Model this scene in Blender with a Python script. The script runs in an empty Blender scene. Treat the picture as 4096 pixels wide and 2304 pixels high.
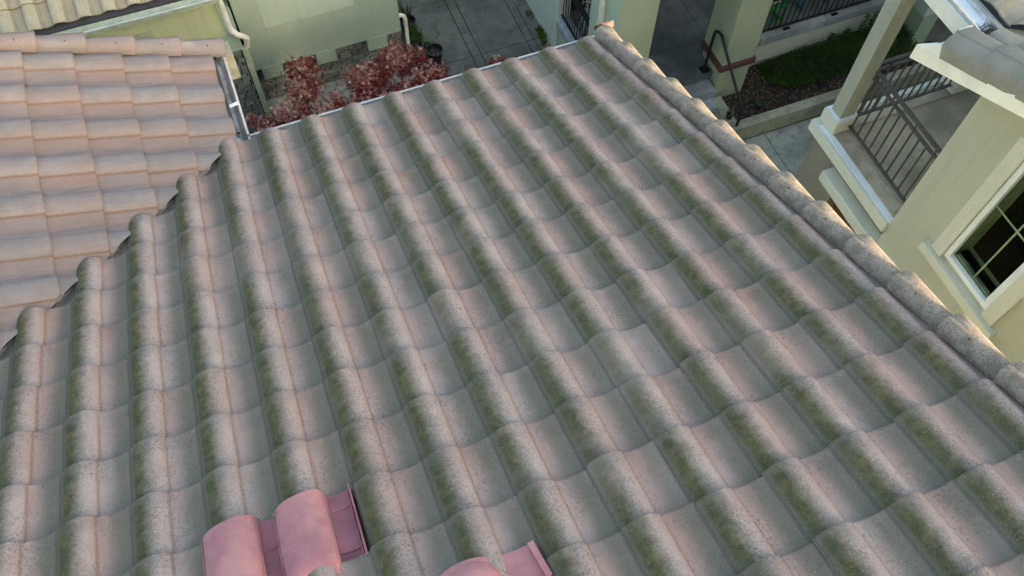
import bpy, bmesh, math, random
import numpy as np
from mathutils import Vector, Matrix
random.seed(7); rng = np.random.default_rng(7)
R = math.radians
S = bpy.context.scene
COL = S.collection

# ------------------------------------------------------------------ camera
cam = bpy.data.objects.new('camera', bpy.data.cameras.new('camera'))
COL.objects.link(cam); S.camera = cam
Rm = ((0.93097329, -0.36496761, 0.00934756), (-0.31576117, -0.81777955, -0.4811772), (0.18325834, 0.44501152, -0.87657352))
m = Matrix.Identity(4)
for i in range(3):
    m[i][0] = Rm[0][i]; m[i][1] = -Rm[1][i]; m[i][2] = -Rm[2][i]
m[0][3], m[1][3], m[2][3] = -2.42477, -4.32295, 4.98831
cam.matrix_world = m
cam.data.sensor_width = 36; cam.data.lens = 3475.9 / 4096 * 36
cam.data.clip_start = .05; cam.data.clip_end = 2000
S.render.resolution_x = 1024; S.render.resolution_y = 576

# ------------------------------------------------------------------ light
SUN = Vector((0.42, -0.855, 0)).normalized(); EL = R(17.3)
SD = Vector((SUN.x * math.cos(EL), SUN.y * math.cos(EL), math.sin(EL)))
w = bpy.data.worlds.new('World'); S.world = w; w.use_nodes = True
nt = w.node_tree; bg = nt.nodes['Background']
sky = nt.nodes.new('ShaderNodeTexSky'); sky.sky_type = 'NISHITA'; sky.sun_disc = False
sky.sun_elevation = EL; sky.sun_rotation = math.atan2(SUN.x, SUN.y); sky.dust_density = 4; sky.air_density = 1.0; sky.ozone_density = .6
nt.links.new(sky.outputs[0], bg.inputs[0]); bg.inputs[1].default_value = .15
sun = bpy.data.objects.new('sun', bpy.data.lights.new('sun', 'SUN')); COL.objects.link(sun)
sun.data.energy = 4.6; sun.data.angle = R(.5); sun.data.color = (1, .86, .66)
sun.rotation_euler = SD.to_track_quat('Z', 'Y').to_euler()
vs = S.view_settings; vs.view_transform = 'Standard'; vs.look = 'None'; vs.gamma = 1; vs.exposure = 2.14
try:
    vs.use_white_balance = True; vs.white_balance_temperature = 7500; vs.white_balance_tint = 10
except Exception: pass

# ------------------------------------------------------------------ materials
def newmat(name):
    mt = bpy.data.materials.new(name); mt.use_nodes = True
    return mt, mt.node_tree, mt.node_tree.nodes['Principled BSDF']
class NT:
    def __init__(s, t): s.t = t
    def n(s, ty, **k):
        x = s.t.nodes.new(ty)
        for a, b in k.items(): setattr(x, a, b)
        return x
    def put(s, sock, v):
        if isinstance(v, bpy.types.NodeSocket): s.t.links.new(v, sock)
        elif isinstance(v, tuple) and len(v) == 3 and sock.type == 'RGBA': sock.default_value = (*v, 1)
        else: sock.default_value = v
    def math(s, op, a, b=0.0, c=None, clamp=False):
        x = s.n('ShaderNodeMath', operation=op, use_clamp=clamp); s.put(x.inputs[0], a); s.put(x.inputs[1], b)
        if c is not None: s.put(x.inputs[2], c)
        return x.outputs[0]
    def mix(s, f, a, b, bt='MIX'):
        x = s.n('ShaderNodeMix', data_type='RGBA', blend_type=bt); s.put(x.inputs[0], f); s.put(x.inputs[6], a); s.put(x.inputs[7], b)
        return x.outputs[2]
    def sst(s, v, lo, hi, a=0.0, b=1.0):
        x = s.n('ShaderNodeMapRange', interpolation_type='SMOOTHSTEP'); s.put(x.inputs[0], v)
        for i, q in enumerate((lo, hi, a, b)): x.inputs[i + 1].default_value = q
        return x.outputs[0]
    def pos(s): return s.n('ShaderNodeNewGeometry').outputs['Position']
    def noise(s, vec, scale, det=3, rough=.55, out=0):
        x = s.n('ShaderNodeTexNoise'); s.put(x.inputs['Vector'], vec); x.inputs['Scale'].default_value = scale
        x.inputs['Detail'].default_value = det; x.inputs['Roughness'].default_value = rough
        return x.outputs[out]
    def vmul(s, v, t):
        x = s.n('ShaderNodeVectorMath', operation='MULTIPLY'); s.put(x.inputs[0], v); x.inputs[1].default_value = t
        return x.outputs[0]
    def bump(s, bsdf, h, dist, strength=1.0):
        x = s.n('ShaderNodeBump'); s.put(x.inputs['Height'], h); x.inputs['Distance'].default_value = dist
        x.inputs['Strength'].default_value = strength; s.t.links.new(x.outputs[0], bsdf.inputs['Normal'])

def plain(name, col, rough=.6, metal=0.0, var=.12, scale=8, bump=0.0, bscale=200, col2=None, spec=.4):
    mt, t, b = newmat(name); N = NT(t); p = N.pos()
    f = N.noise(p, scale, 5)
    c2 = col2 or tuple(c * (1 - 2 * var) for c in col)
    c = N.mix(N.sst(f, .35, .7), tuple(x * (1 + var) for x in col), c2)
    N.put(b.inputs['Base Color'], c); b.inputs['Roughness'].default_value = rough; b.inputs['Metallic'].default_value = metal
    b.inputs['Specular IOR Level'].default_value = spec
    if bump: N.bump(b, N.noise(p, bscale, 3), bump)
    return mt

def stucco(name, col, dirt=.12, stain=None):
    mt, t, b = newmat(name); N = NT(t); p = N.pos()
    f = N.noise(p, 1.3, 5); g = N.noise(N.vmul(p, (3, 3, .5)), 2, 4)
    c = N.mix(N.sst(f, .3, .75), col, tuple(x * (1 - dirt) for x in col))
    c = N.mix(N.math('MULTIPLY', N.sst(g, .5, .8), .35), c, stain or tuple(x * .72 for x in col))
    fine = N.noise(p, 85, 3, .8)
    c = N.mix(N.sst(fine, .35, .7, 0, .42), c, tuple(x * .6 for x in col))
    vr = N.noise(N.vmul(p, (9, 9, .35)), 1.0, 4, .6); c = N.mix(N.sst(vr, .56, .72, 0, .28), c, tuple(x * .62 for x in col))
    N.put(b.inputs['Base Color'], c); b.inputs['Roughness'].default_value = .92; b.inputs['Specular IOR Level'].default_value = .15
    h = N.math('ADD', N.noise(p, 80, 3, .7), N.noise(p, 30, 2))
    N.bump(b, h, .010, .9)
    return mt

def tile_mat(name, mode):
    """mode 'moss' main roof, 'clean' wing roof, 'tan' neighbour, 'grey' neighbour, 'cap' rake tiles"""
    mt, t, b = newmat(name); N = NT(t); p = N.pos(); CAP = mode == 'cap'
    at = N.n('ShaderNodeAttribute', attribute_name='tuv'); sp = N.n('ShaderNodeSeparateXYZ'); N.put(sp.inputs[0], at.outputs['Vector'])
    u0, v = sp.outputs[0], sp.outputs[1]
    ar = N.n('ShaderNodeAttribute', attribute_name='rnd'); sr = N.n('ShaderNodeSeparateXYZ'); N.put(sr.inputs[0], ar.outputs['Vector'])
    r1, r2, r3 = sr.outputs[0], sr.outputs[1], sr.outputs[2]
    nb = N.noise(p, 7, 3); nm = N.noise(p, 22, 5, .7); nf = N.noise(p, 130, 4, .75); nh = N.noise(p, 420, 2, .7)
    # streaks that run down the tile: noise stretched along v, different on each tile
    cb = N.n('ShaderNodeCombineXYZ'); N.put(cb.inputs[0], N.math('MULTIPLY', u0, 9)); N.put(cb.inputs[1], N.math('MULTIPLY', v, .8)); N.put(cb.inputs[2], N.math('MULTIPLY', r1, 50))
    st = N.noise(cb.outputs[0], 2.2, 3)
    u = N.math('ADD', u0, N.math('MULTIPLY_ADD', nm, .16, -.08)); u = N.math('ADD', u, N.math('MULTIPLY_ADD', nf, .34, -.17))
    if mode in ('moss', 'cap'):
        grey, pink, pale = (.345, .288, .264), (.365, .245, .208), (.40, .342, .315)
    elif mode == 'clean':
        grey, pink, pale = (.215, .202, .203), (.265, .200, .184), (.25, .236, .236)
    elif mode == 'tan':
        grey, pink, pale = (.36, .36, .26), (.38, .34, .24), (.42, .40, .30)
    else:
        grey, pink, pale = (.24, .24, .19), (.22, .20, .15), (.30, .31, .27)
    base = N.mix(N.sst(nb, .3, .7), grey, pale)
    if mode in ('moss', 'clean'):
        pm = N.math('MULTIPLY', N.sst(u0, .45, .58), N.sst(u0, .72, .95, 1, .15))
        pv = N.sst(v, .75, 0, 0, 1)
        pf = N.math('MULTIPLY_ADD', pm, .62, N.math('MULTIPLY', pv, .35))
        pf = N.math('MULTIPLY', pf, N.math('MULTIPLY_ADD', r2, 1.1, .15)); pf = N.math('MULTIPLY', pf, N.sst(st, .25, .65, .35, 1.1), 0, clamp=True)
        base = N.mix(pf, base, pink)
        # whole-tile tone differences of the kiln
        base = N.mix(N.math('MULTIPLY', N.sst(r3, .55, 1), .35), base, pink)
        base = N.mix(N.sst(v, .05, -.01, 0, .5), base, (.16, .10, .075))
    line = N.math('MULTIPLY', N.sst(u0, .505, .536), N.sst(u0, .575, .545)); base = N.mix(N.math('MULTIPLY', line, .28 if mode == 'moss' else .6), base, (.17, .105, .075))
    if mode in ('clean', 'tan'):
        sm = N.math('MULTIPLY', N.sst(u0, .74, .93), N.sst(st, .35, .6)); 
        pd = N.math('MULTIPLY', N.sst(u0, .52, .56), .28); base = N.mix(pd, base, (.20, .15, .135)); base = N.mix(N.math('MULTIPLY', sm, .65), base, (.15, .13, .14) if mode == 'clean' else (.2, .2, .13))
        sm2 = N.math('MULTIPLY', N.sst(st, .50, .72), .38); base = N.mix(sm2, base, (.175, .155, .16) if mode == 'clean' else (.24, .22, .15))
        base = N.mix(N.math('MULTIPLY', N.sst(nm, .60, .8), .5), base, (.25, .27, .13))
    if mode == 'moss':
        ml = N.math('MULTIPLY', N.sst(u, .46, .14), N.sst(u0, -.02, .02))
        mp = N.sst(u, .55, .88)
        big = N.noise(p, 1.1, 2)
        amt = N.math('ADD', N.sst(big, .34, .60, .74, 1.15), N.math('MULTIPLY_ADD', r1, .36, -.12), clamp=True)
        # moss thins out by the nose of each tile where the tile above does not drip
        amt = N.math('MULTIPLY', amt, N.sst(v, -.02, .25, .78, 1))
        mk = N.math('MAXIMUM', ml, N.math('MULTIPLY', mp, .82)); mk = N.math('MULTIPLY', mk, amt)
        mk = N.math('MULTIPLY', mk, N.sst(nf, .28, .54, .55, 1.1), 0, clamp=True)
        gcol = N.mix(N.sst(nm, .35, .65), (.058, .064, .032), (.108, .108, .048))
        dcol = N.mix(N.sst(nf, .3, .65), (.078, .082, .056), (.155, .153, .118))
        isb = N.math('MULTIPLY', N.sst(u0, .03, .10), N.sst(u0, .5, .3)); isb = N.math('MULTIPLY', isb, N.sst(nb, .25, .5, .35, 1))
        mc = N.mix(isb, dcol, gcol)
        base = N.mix(mk, base, mc)
        crack = N.math('MULTIPLY', N.math('MAXIMUM', N.sst(u0, .035, 0), N.sst(u0, .965, 1)), .35)
        base = N.mix(crack, base, (.035, .037, .03))
    if mode == 'clean':
        gw = N.math('MULTIPLY', N.sst(nf, .45, .62), N.sst(N.noise(p, 3.1, 4), .38, .62)); base = N.mix(N.math('MULTIPLY', gw, .5), base, (.14, .135, .125))
    if mode == 'moss':
        gt = N.math('MULTIPLY', N.sst(N.noise(p, 75, 4, .8), .50, .66), N.sst(N.noise(p, 4.3, 3), .36, .62)); base = N.mix(N.math('MULTIPLY', gt, .7), base, (.10, .098, .08))
    if mode == 'cap':
        base = N.mix(.5, base, (.33, .30, .24)); mk = N.math('MULTIPLY', N.sst(nm, .30, .62, .3, 1), N.sst(nf, .40, .62)); base = N.mix(N.math('MULTIPLY', mk, .85), base, (.085, .082, .055)); base = N.mix(N.math('MULTIPLY', N.sst(N.noise(p, 14, 4, .7), .45, .62), .55), base, (.13, .12, .085))
        base = N.mix(N.math('MULTIPLY', N.sst(nb, .5, .7), .45), base, (.17, .165, .11))
    if mode == 'capclean':
        base = N.mix(.35, base, pink)
    if mode == 'grey' and 'cap' in name: base = N.mix(.45, base, (.19, .20, .18))
    if mode == 'grey':
        base = N.mix(N.math('MULTIPLY', N.sst(nf, .5, .7), .4), base, (.28, .28, .23))
    gr = N.math('MULTIPLY', N.sst(nh, .25, .75, .74, 1.22), N.sst(nf, .3, .7, .86, 1.12)); cg = N.n('ShaderNodeCombineColor')
    for i in range(3): N.put(cg.inputs[i], gr)
    base = N.mix(1.0, base, cg.outputs[0], 'MULTIPLY')
    vo = N.n('ShaderNodeTexVoronoi'); N.put(vo.inputs['Vector'], p); vo.inputs['Scale'].default_value = 42
    dots = N.math('LESS_THAN', vo.outputs['Distance'], .07); dots = N.math('MULTIPLY', dots, N.sst(nm, .45, .6))
    base = N.mix(N.math('MULTIPLY', dots, .65), base, (.62, .62, .56))
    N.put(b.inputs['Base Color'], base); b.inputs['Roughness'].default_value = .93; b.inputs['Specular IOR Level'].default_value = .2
    h = N.math('ADD', N.math('MULTIPLY', nf, .6), N.math('MULTIPLY', nh, .5)); h = N.math('ADD', h, nm)
    N.bump(b, h, .004, .7)
    return mt

def stone_mat():
    mt, t, b = newmat('stone'); N = NT(t)
    tc = N.n('ShaderNodeAttribute', attribute_name='rnd'); p = N.pos()
    c = N.mix(N.n('ShaderNodeSeparateXYZ').outputs[0], (1, 1, 1), (1, 1, 1))
    sp = N.n('ShaderNodeSeparateXYZ'); N.put(sp.inputs[0], tc.outputs['Vector'])
    c = N.mix(sp.outputs[0], (.12, .148, .148), (.27, .315, .31)); c = N.mix(N.math('MULTIPLY', sp.outputs[1], .3), c, (.18, .19, .18))
    f = N.noise(p, 30, 5, .7); c = N.mix(N.sst(f, .35, .7, 0, .6), c, (.06, .06, .055))
    N.put(b.inputs['Base Color'], c); b.inputs['Roughness'].default_value = .9; N.bump(b, N.noise(p, 45, 4, .6), .012)
    return mt

def concrete(name, col, wet=.0):
    mt, t, b = newmat(name); N = NT(t); p = N.pos()
    a = N.noise(p, .9, 5, .65); c = N.noise(p, 6, 5, .6); f = N.noise(p, 90, 3, .7)
    k = N.mix(N.sst(a, .38, .62), tuple(x * .55 for x in col), tuple(x * 1.3 for x in col))
    k = N.mix(N.sst(c, .45, .68, 0, .7), k, tuple(x * .5 for x in col)); k = N.mix(N.sst(f, .3, .7, 0, .4), k, tuple(x * 1.5 for x in col))
    dots = N.sst(N.noise(p, 38, 2, .5), .70, .76, 0, .5); k = N.mix(dots, k, (.3, .28, .2))
    N.put(b.inputs['Base Color'], k); b.inputs['Roughness'].default_value = .85; N.bump(b, f, .002)
    return mt

def leaf_mat(name, cols):
    mt, t, b = newmat(name); N = NT(t)
    at = N.n('ShaderNodeAttribute', attribute_name='rnd'); sp = N.n('ShaderNodeSeparateXYZ'); N.put(sp.inputs[0], at.outputs['Vector'])
    cr = N.n('ShaderNodeValToRGB'); e = cr.color_ramp.elements
    e[0].color = (*cols[0], 1); e[1].color = (*cols[-1], 1)
    for i in range(1, len(cols) - 1): e.new(i / (len(cols) - 1)).color = (*cols[i], 1)
    N.put(cr.inputs[0], sp.outputs[0])
    N.put(b.inputs['Base Color'], cr.outputs[0]); b.inputs['Roughness'].default_value = .65; b.inputs['Specular IOR Level'].default_value = .25
    return mt

def soil_mat():
    mt, t, b = newmat('bark_mulch'); N = NT(t); p = N.pos()
    vo = N.n('ShaderNodeTexVoronoi'); N.put(vo.inputs['Vector'], N.vmul(p, (1, .6, 1))); vo.inputs['Scale'].default_value = 55
    c = N.mix(N.sst(N.noise(p, 12, 4), .35, .7), (.018, .014, .014), (.055, .04, .032)); sp = N.n('ShaderNodeSeparateColor'); N.put(sp.inputs[0], vo.outputs['Color'])
    c = N.mix(N.sst(sp.outputs[0], .86, .9), c, (.20, .15, .09)); N.put(b.inputs['Base Color'], c); b.inputs['Roughness'].default_value = .95
    N.bump(b, vo.outputs['Distance'], .03)
    return mt

def glass_mat():
    mt, t, b = newmat('window_glass'); N = NT(t); t.nodes.remove(b); out = t.nodes['Material Output']
    tr = N.n('ShaderNodeBsdfTransparent'); tr.inputs[0].default_value = (.80, .88, .82, 1); gl = N.n('ShaderNodeBsdfGlossy'); gl.inputs['Roughness'].default_value = .02
    fr = N.n('ShaderNodeLayerWeight'); fr.inputs[0].default_value = .12; mx = N.n('ShaderNodeMixShader'); N.put(mx.inputs[0], fr.outputs[0]); N.put(mx.inputs[1], tr.outputs[0]); N.put(mx.inputs[2], gl.outputs[0])
    t.links.new(mx.outputs[0], out.inputs[0]); return mt

M = dict(
    moss=tile_mat('mossy_tile', 'moss'), clean=tile_mat('clean_tile', 'clean'), tan=tile_mat('tan_tile', 'tan'), grey=tile_mat('grey_tile', 'grey'), greycap=tile_mat('grey_cap_tile', 'grey'),
    cap=tile_mat('cap_tile', 'cap'), capclean=tile_mat('clean_cap_tile', 'clean'),
    sage=stucco('sage_stucco', (.38, .50, .43)), cream=stucco('cream_stucco', (.48, .58, .44)), lit_cream=stucco('lit_cream_stucco', (.58, .66, .42)), beige=stucco('beige_stucco', (.50, .56, .475), .06),  # left block wall: cream stucco copy with yellowish light put into its colour
    taupe=stucco('taupe_stucco', (.26, .265, .22)), white_st=stucco('pale_stucco', (.66, .76, .70), .1), ourwall=stucco('wall_stucco', (.5, .47, .36)),
    trim=stucco('trim_stucco', (.66, .735, .66), .08), white=plain('white_paint', (.68, .80, .86), .45, var=.05, scale=3), fascia=plain('fascia_paint', (.74, .79, .72), .5, var=.06, scale=3),
    gutter=plain('gutter_lip_paint', (.52, .52, .49), .45, var=.08, scale=20), gutin=plain('gutter_inside', (.50, .54, .55), .45, var=.25, scale=12),
    mint=plain('mint_gutter_paint', (.50, .60, .55), .4, var=.08), pipe=plain('downspout_paint', (.70, .72, .66), .4, var=.08), sagepipe=plain('sage_downspout', (.36, .43, .33), .45, var=.1),
    felt=plain('roofing_felt', (.05, .055, .07), .9), metal=plain('galvanised_metal', (.32, .38, .42), .4, .5, var=.25, scale=15),
    pink=plain('pink_paint', (.42, .205, .205), .85, var=.12, scale=7, bump=.004, bscale=120, col2=(.34, .15, .175)), pinkdark=plain('dark_pink_paint', (.27, .11, .135), .7, var=.12, scale=9, bump=.002),
    stone=stone_mat(), drive=concrete('driveway_concrete', (.115, .13, .115)), path=concrete('path_concrete', (.30, .34, .30)), kerb=concrete('kerb_concrete', (.33, .35, .27)),
    porch=concrete('porch_paint', (.13, .16, .19)), tread=concrete('step_paint', (.32, .38, .42)), joint=plain('joint_dirt', (.02, .025, .02), .95), slab=concrete('balcony_coating', (.34, .32, .25)),
    iron=plain('black_iron', (.018, .019, .022), .45, .2), railp=plain('brown_grey_railing_paint', (.075, .07, .065), .5, var=.1), post=stucco('post_paint', (.38, .43, .37), .08), belt=plain('brick_red_trim', (.115, .055, .05), .85, bump=.004, bscale=90),
    pot=plain('black_plastic', (.014, .015, .017), .45), potrim=plain('worn_plastic_rim', (.06, .065, .065), .5), soil=soil_mat(), dark=plain('dark_room', (.012, .013, .012), .9), room=plain('room_wall', (.42, .50, .38), .8),
    glass=glass_mat(), muntin=plain('muntin_vinyl', (.68, .72, .68), .5), bark=plain('maple_bark', (.10, .075, .06), .9), twig=plain('dry_twig', (.25, .19, .13), .9),
    maple=leaf_mat('maple_leaves', ((.05, .005, .010), (.11, .008, .018), (.12, .020, .018), (.20, .018, .036), (.20, .075, .05), (.32, .15, .14), (.46, .32, .27), (.56, .46, .38))),
    green=leaf_mat('green_leaves', ((.014, .045, .008), (.025, .075, .012), (.045, .11, .015), (.08, .15, .02))), bright=leaf_mat('bright_leaves', ((.04, .11, .02), (.08, .19, .03), (.13, .25, .06), (.2, .24, .05))),
    bluegreen=leaf_mat('bluegreen_leaves', ((.10, .16, .12), (.16, .23, .17))), tinsel=plain('red_tinsel', (.45, .02, .015), .4), lace=plain('white_mesh', (.55, .62, .60), .6), dot=plain('dark_dots', (.03, .04, .04), .7),
    gframe=plain('green_plastic', (.02, .28, .05), .4), blue=plain('pale_blue_plastic', (.16, .36, .48), .45), red=plain('red_plastic', (.35, .03, .04), .45), bottle=plain('white_bottle', (.6, .6, .52), .45), door=plain('brown_door', (.045, .024, .018), .6), board=plain('chalkboard', (.02, .02, .02), .7), chalk=plain('chalk', (.55, .55, .5), .8),
    brown=plain('brown_panel', (.12, .075, .03), .7), ground=concrete('yard_concrete', (.10, .105, .09)), lens=plain('lamp_lens', (.05, .05, .06), .15), cable=plain('white_cable', (.5, .5, .46), .5), pebble=plain('pale_bits', (.6, .55, .48), .8),
)

# ------------------------------------------------------------------ mesh helpers
def link(o, parent=None):
    COL.objects.link(o)
    if parent: o.parent = parent
    return o
def meta(o, label=None, cat=None, group=None, kind=None):
    if label: o['label'] = label
    if cat: o['category'] = cat
    if group: o['group'] = group
    if kind: o['kind'] = kind
    return o
class MB:
    def __init__(s): s.v = []; s.f = []; s.a = []; s.r = []
    def add(s, vs, fs, uv=None, rn=None):
        b = len(s.v); s.v += [tuple(q) for q in vs]; s.f += [tuple(b + i for i in f) for f in fs]
        s.a += list(uv) if uv is not None else [(0, 0, 0)] * len(vs); s.r += [rn or (0.5, .5, .5)] * len(vs)
        return s
    def box(s, x0, x1, y0, y1, z0, z1, rn=None):
        return s.add([(x, y, z) for z in (z0, z1) for y in (y0, y1) for x in (x0, x1)], [(0, 2, 3, 1), (4, 5, 7, 6), (0, 1, 5, 4), (2, 6, 7, 3), (0, 4, 6, 2), (1, 3, 7, 5)], rn=rn)
    def bar(s, p, q, wx, wy=None, up=(0, 0, 1)):
        p = Vector(p); q = Vector(q); d = (q - p).normalized(); up = Vector(up)
        if abs(d.dot(up)) > .99: up = Vector((0, 1, 0))
        a = d.cross(up).normalized(); b = a.cross(d); wy = wy or wx
        vs = [c + a * sx * wx / 2 + b * sy * wy / 2 for c in (p, q) for sx, sy in ((-1, -1), (1, -1), (1, 1), (-1, 1))]
        return s.add(vs, [(0, 3, 2, 1), (4, 5, 6, 7), (0, 1, 5, 4), (1, 2, 6, 5), (2, 3, 7, 6), (3, 0, 4, 7)])
    def tube(s, pts, r, n=10, sq=None):
        pts = [Vector(p) for p in pts]; rs = r if isinstance(r, (list, tuple)) else [r] * len(pts); vs = []; fs = []; prev = None
        for i, p in enumerate(pts):
            d = (pts[min(i + 1, len(pts) - 1)] - pts[max(i - 1, 0)]).normalized()
            a = (prev - d * prev.dot(d)).normalized() if prev else d.orthogonal().normalized()
            prev = a; b = d.cross(a)
            for k in range(n):
                t = 2 * math.pi * k / n; vs.append(p + (a * math.cos(t) + b * math.sin(t)) * rs[i])
        for i in range(len(pts) - 1):
            for k in range(n): fs.append((i * n + k, i * n + (k + 1) % n, (i + 1) * n + (k + 1) % n, (i + 1) * n + k))
        fs.append(tuple(range(n))[::-1]); fs.append(tuple((len(pts) - 1) * n + k for k in range(n)))
        return s.add(vs, fs)
    def lathe(s, c, prof, n=28):
        vs = []; fs = []
        for r_, z in prof:
            for k in range(n):
                t = 2 * math.pi * k / n; vs.append((c[0] + r_ * math.cos(t), c[1] + r_ * math.sin(t), c[2] + z))
        for i in range(len(prof) - 1):
            for k in range(n): fs.append((i * n + k, i * n + (k + 1) % n, (i + 1) * n + (k + 1) % n, (i + 1) * n + k))
        fs.append(tuple(range(n))[::-1]); fs.append(tuple((len(prof) - 1) * n + k for k in range(n)))
        return s.add(vs, fs)
    def build(s, name, mat, parent=None, smooth=False, bevel=0, clips=()):
        me = bpy.data.meshes.new(name); me.from_pydata(s.v, [], s.f)
        a = me.attributes.new('tuv', 'FLOAT_VECTOR', 'POINT'); a.data.foreach_set('vector', np.array(s.a, 'f').ravel())
        a = me.attributes.new('rnd', 'FLOAT_VECTOR', 'POINT'); a.data.foreach_set('vector', np.array(s.r, 'f').ravel())
        me.materials.append(mat)
        if clips:
            bm = bmesh.new(); bm.from_mesh(me)
            for co, no in clips:
                bmesh.ops.bisect_plane(bm, geom=bm.verts[:] + bm.edges[:] + bm.faces[:], plane_co=co, plane_no=no, clear_outer=True)
            bm.to_mesh(me); bm.free()
        if smooth:
            me.polygons.foreach_set('use_smooth', [True] * len(me.polygons)); me.set_sharp_from_angle(angle=R(42))
        o = bpy.data.objects.new(name, me); link(o, parent)
        if bevel:
            bv = o.modifiers.new('edge', 'BEVEL'); bv.width = bevel; bv.segments = 2; bv.limit_method = 'ANGLE'; bv.angle_limit = R(50)
        return o
def empty(name, loc=(0, 0, 0)):
    o = bpy.data.objects.new(name, None); o.empty_display_size = .2; COL.objects.link(o); o.location = loc
    return o
def slab(b, pts, n, th):
    """polygon pts (list) with thickness th along -n"""
    k = len(pts); n = Vector(n).normalized(); vs = [Vector(p) for p in pts] + [Vector(p) - n * th for p in pts]
    return b.add(vs, [tuple(range(k)), tuple(range(2 * k - 1, k - 1, -1))] + [(i, i + k, (i + 1) % k + k, (i + 1) % k) for i in range(k)])

TH = math.atan(5 / 12); CT, ST = math.cos(TH), math.sin(TH)
PITCH, EXPO = .31, .3398
PROF = [(-.004, .002), (-.001, .009), (.02, .015), (.05, .023), (.09, .032), (.14, .040), (.20, .046), (.27, .050), (.34, .051), (.40, .048), (.45, .041), (.49, .031), (.52, .023), (.532, .019), (.537, .010), (.58, .005), (.64, .000), (.72, -.004), (.80, -.005), (.88, -.002), (.95, .003), (1.0, .008), (1.02, .008)]
def tile(b, O, A, D, N, c, r, pitch, expo, hs=1.0, first=None):
    """one S tile: c column (step line at -c*pitch), r row from the eave; A across to the right, D down slope, N normal"""
    rn = (random.random(), random.random(), random.random()); jr = random.gauss(0, .0045); jh = random.gauss(0, .0028); yaw = random.gauss(0, .012); tilt = random.gauss(0, .0015)
    rows = [(0, -.026, 0), (0, -.005, 0), (.006, 0, .02), (expo * .35, 0, .35), (expo * .7, 0, .7), (expo * 1.12, 0, 1.12)]
    vs = []; uv = []; n = len(PROF)
    for s_, dh, v in rows:
        lift = .030 * (1 - s_ / expo) + jh * (1 - s_ / expo)
        for u, h in PROF:
            a = (-c - .535 + u) * pitch; ss = r * expo + s_ + jr + (u - .5) * pitch * yaw
            if s_ < .01: ss += random.gauss(0, .0009)
            vs.append(O + A * a - D * ss + N * (h * hs + dh + lift + tilt * (u - .5))); uv.append((u, v, 0))
    fs = [(i * n + k, i * n + k + 1, (i + 1) * n + k + 1, (i + 1) * n + k) for i in range(len(rows) - 1) for k in range(n - 1)]
    b.add(vs, fs, uv, rn)
def frame(which, O):
    O = Vector(O)
    return {'+Y': (O, Vector((1, 0, 0)), Vector((0, CT, -ST)), Vector((0, ST, CT))), '+X': (O, Vector((0, -1, 0)), Vector((CT, 0, -ST)), Vector((ST, 0, CT))),
            '-Y': (O, Vector((-1, 0, 0)), Vector((0, -CT, -ST)), Vector((0, -ST, CT))), '-X': (O, Vector((0, 1, 0)), Vector((-CT, 0, -ST)), Vector((-ST, 0, CT)))}[which]
def rake_tile(parent, F, side, a0, s0, expo, mat, w=.20, h=.115, leg=.05, name='rake_tile', lf=1.0):
    """half round edge tile. a0 = across position of the inner lower edge; side +1: outer edge to the right"""
    O, A, D, N = F; b = MB(); L = expo * 1.30; rn = (random.random(), random.random(), random.random()); ja = random.gauss(0, .003); js = random.gauss(0, .004)
    k_ = h / .089; prof = [(x * 1.6, y * k_) for x, y in ((0, .006), (0, .046), (.004, .061), (.012, .073), (.024, .082), (.038, .0875), (.052, .089), (.066, .087), (.08, .0815), (.094, .0725), (.107, .060), (.118, .045), (.127, .027), (.133, .004))] + [(.216, -leg)]
    th = .016; vs = []; uv = []; n = len(prof)
    def ring(s_, k, dn, dh):
        for i, (x, y) in enumerate(prof):
            x = (.150 - (.150 - x) * k) * w / .216; cx = .108 * w / .216
            xx = cx + (x - cx) * (1 - dn / .1); yy = y - dn if y > .02 else y
            if i == 0: yy = y
            vs.append(O + A * (a0 + ja + side * xx) - D * (s0 + js + s_) + N * (yy + dh)); uv.append((i / n, s_ / expo, 0))
    ring(0, 1.04, th + .006, .034 * lf); ring(0, 1.04, .002, .034 * lf); ring(.007, 1.04, 0, .036 * lf); ring(expo * .3, 1 - .06 * lf, 0, .022 * lf); ring(expo, 1 - .23 * lf, 0, -.010 * lf); ring(L, 1 - .26 * lf, 0, -.018 * lf)
    fs = []
    for i in range(5):
        for k in range(n - 1):
            q = (i * n + k, i * n + k + 1, (i + 1) * n + k + 1, (i + 1) * n + k); fs.append(q if side > 0 else q[::-1])
    b.add(vs, fs, uv, rn)
    # inner lower lip gives the edge its thickness
    i0 = len(vs); vv = []
    for j in range(1, 6): p = vs[j * n]; vv += [p, p + A * side * .014 - N * .002]
    b.add(vv, [(2 * j, 2 * j + 2, 2 * j + 3, 2 * j + 1) for j in range(4)], None, rn)
    o = b.build(name, mat, parent, True)
    q = O + A * (a0 + ja + side * .045 * w / .216) - D * (s0 + js + expo * .42) + N * .105
    hb = MB(); hb.tube([q, q + N * .010], .0035, 8); hb.build('nail_hole', M['felt'], o)
    return o
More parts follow.
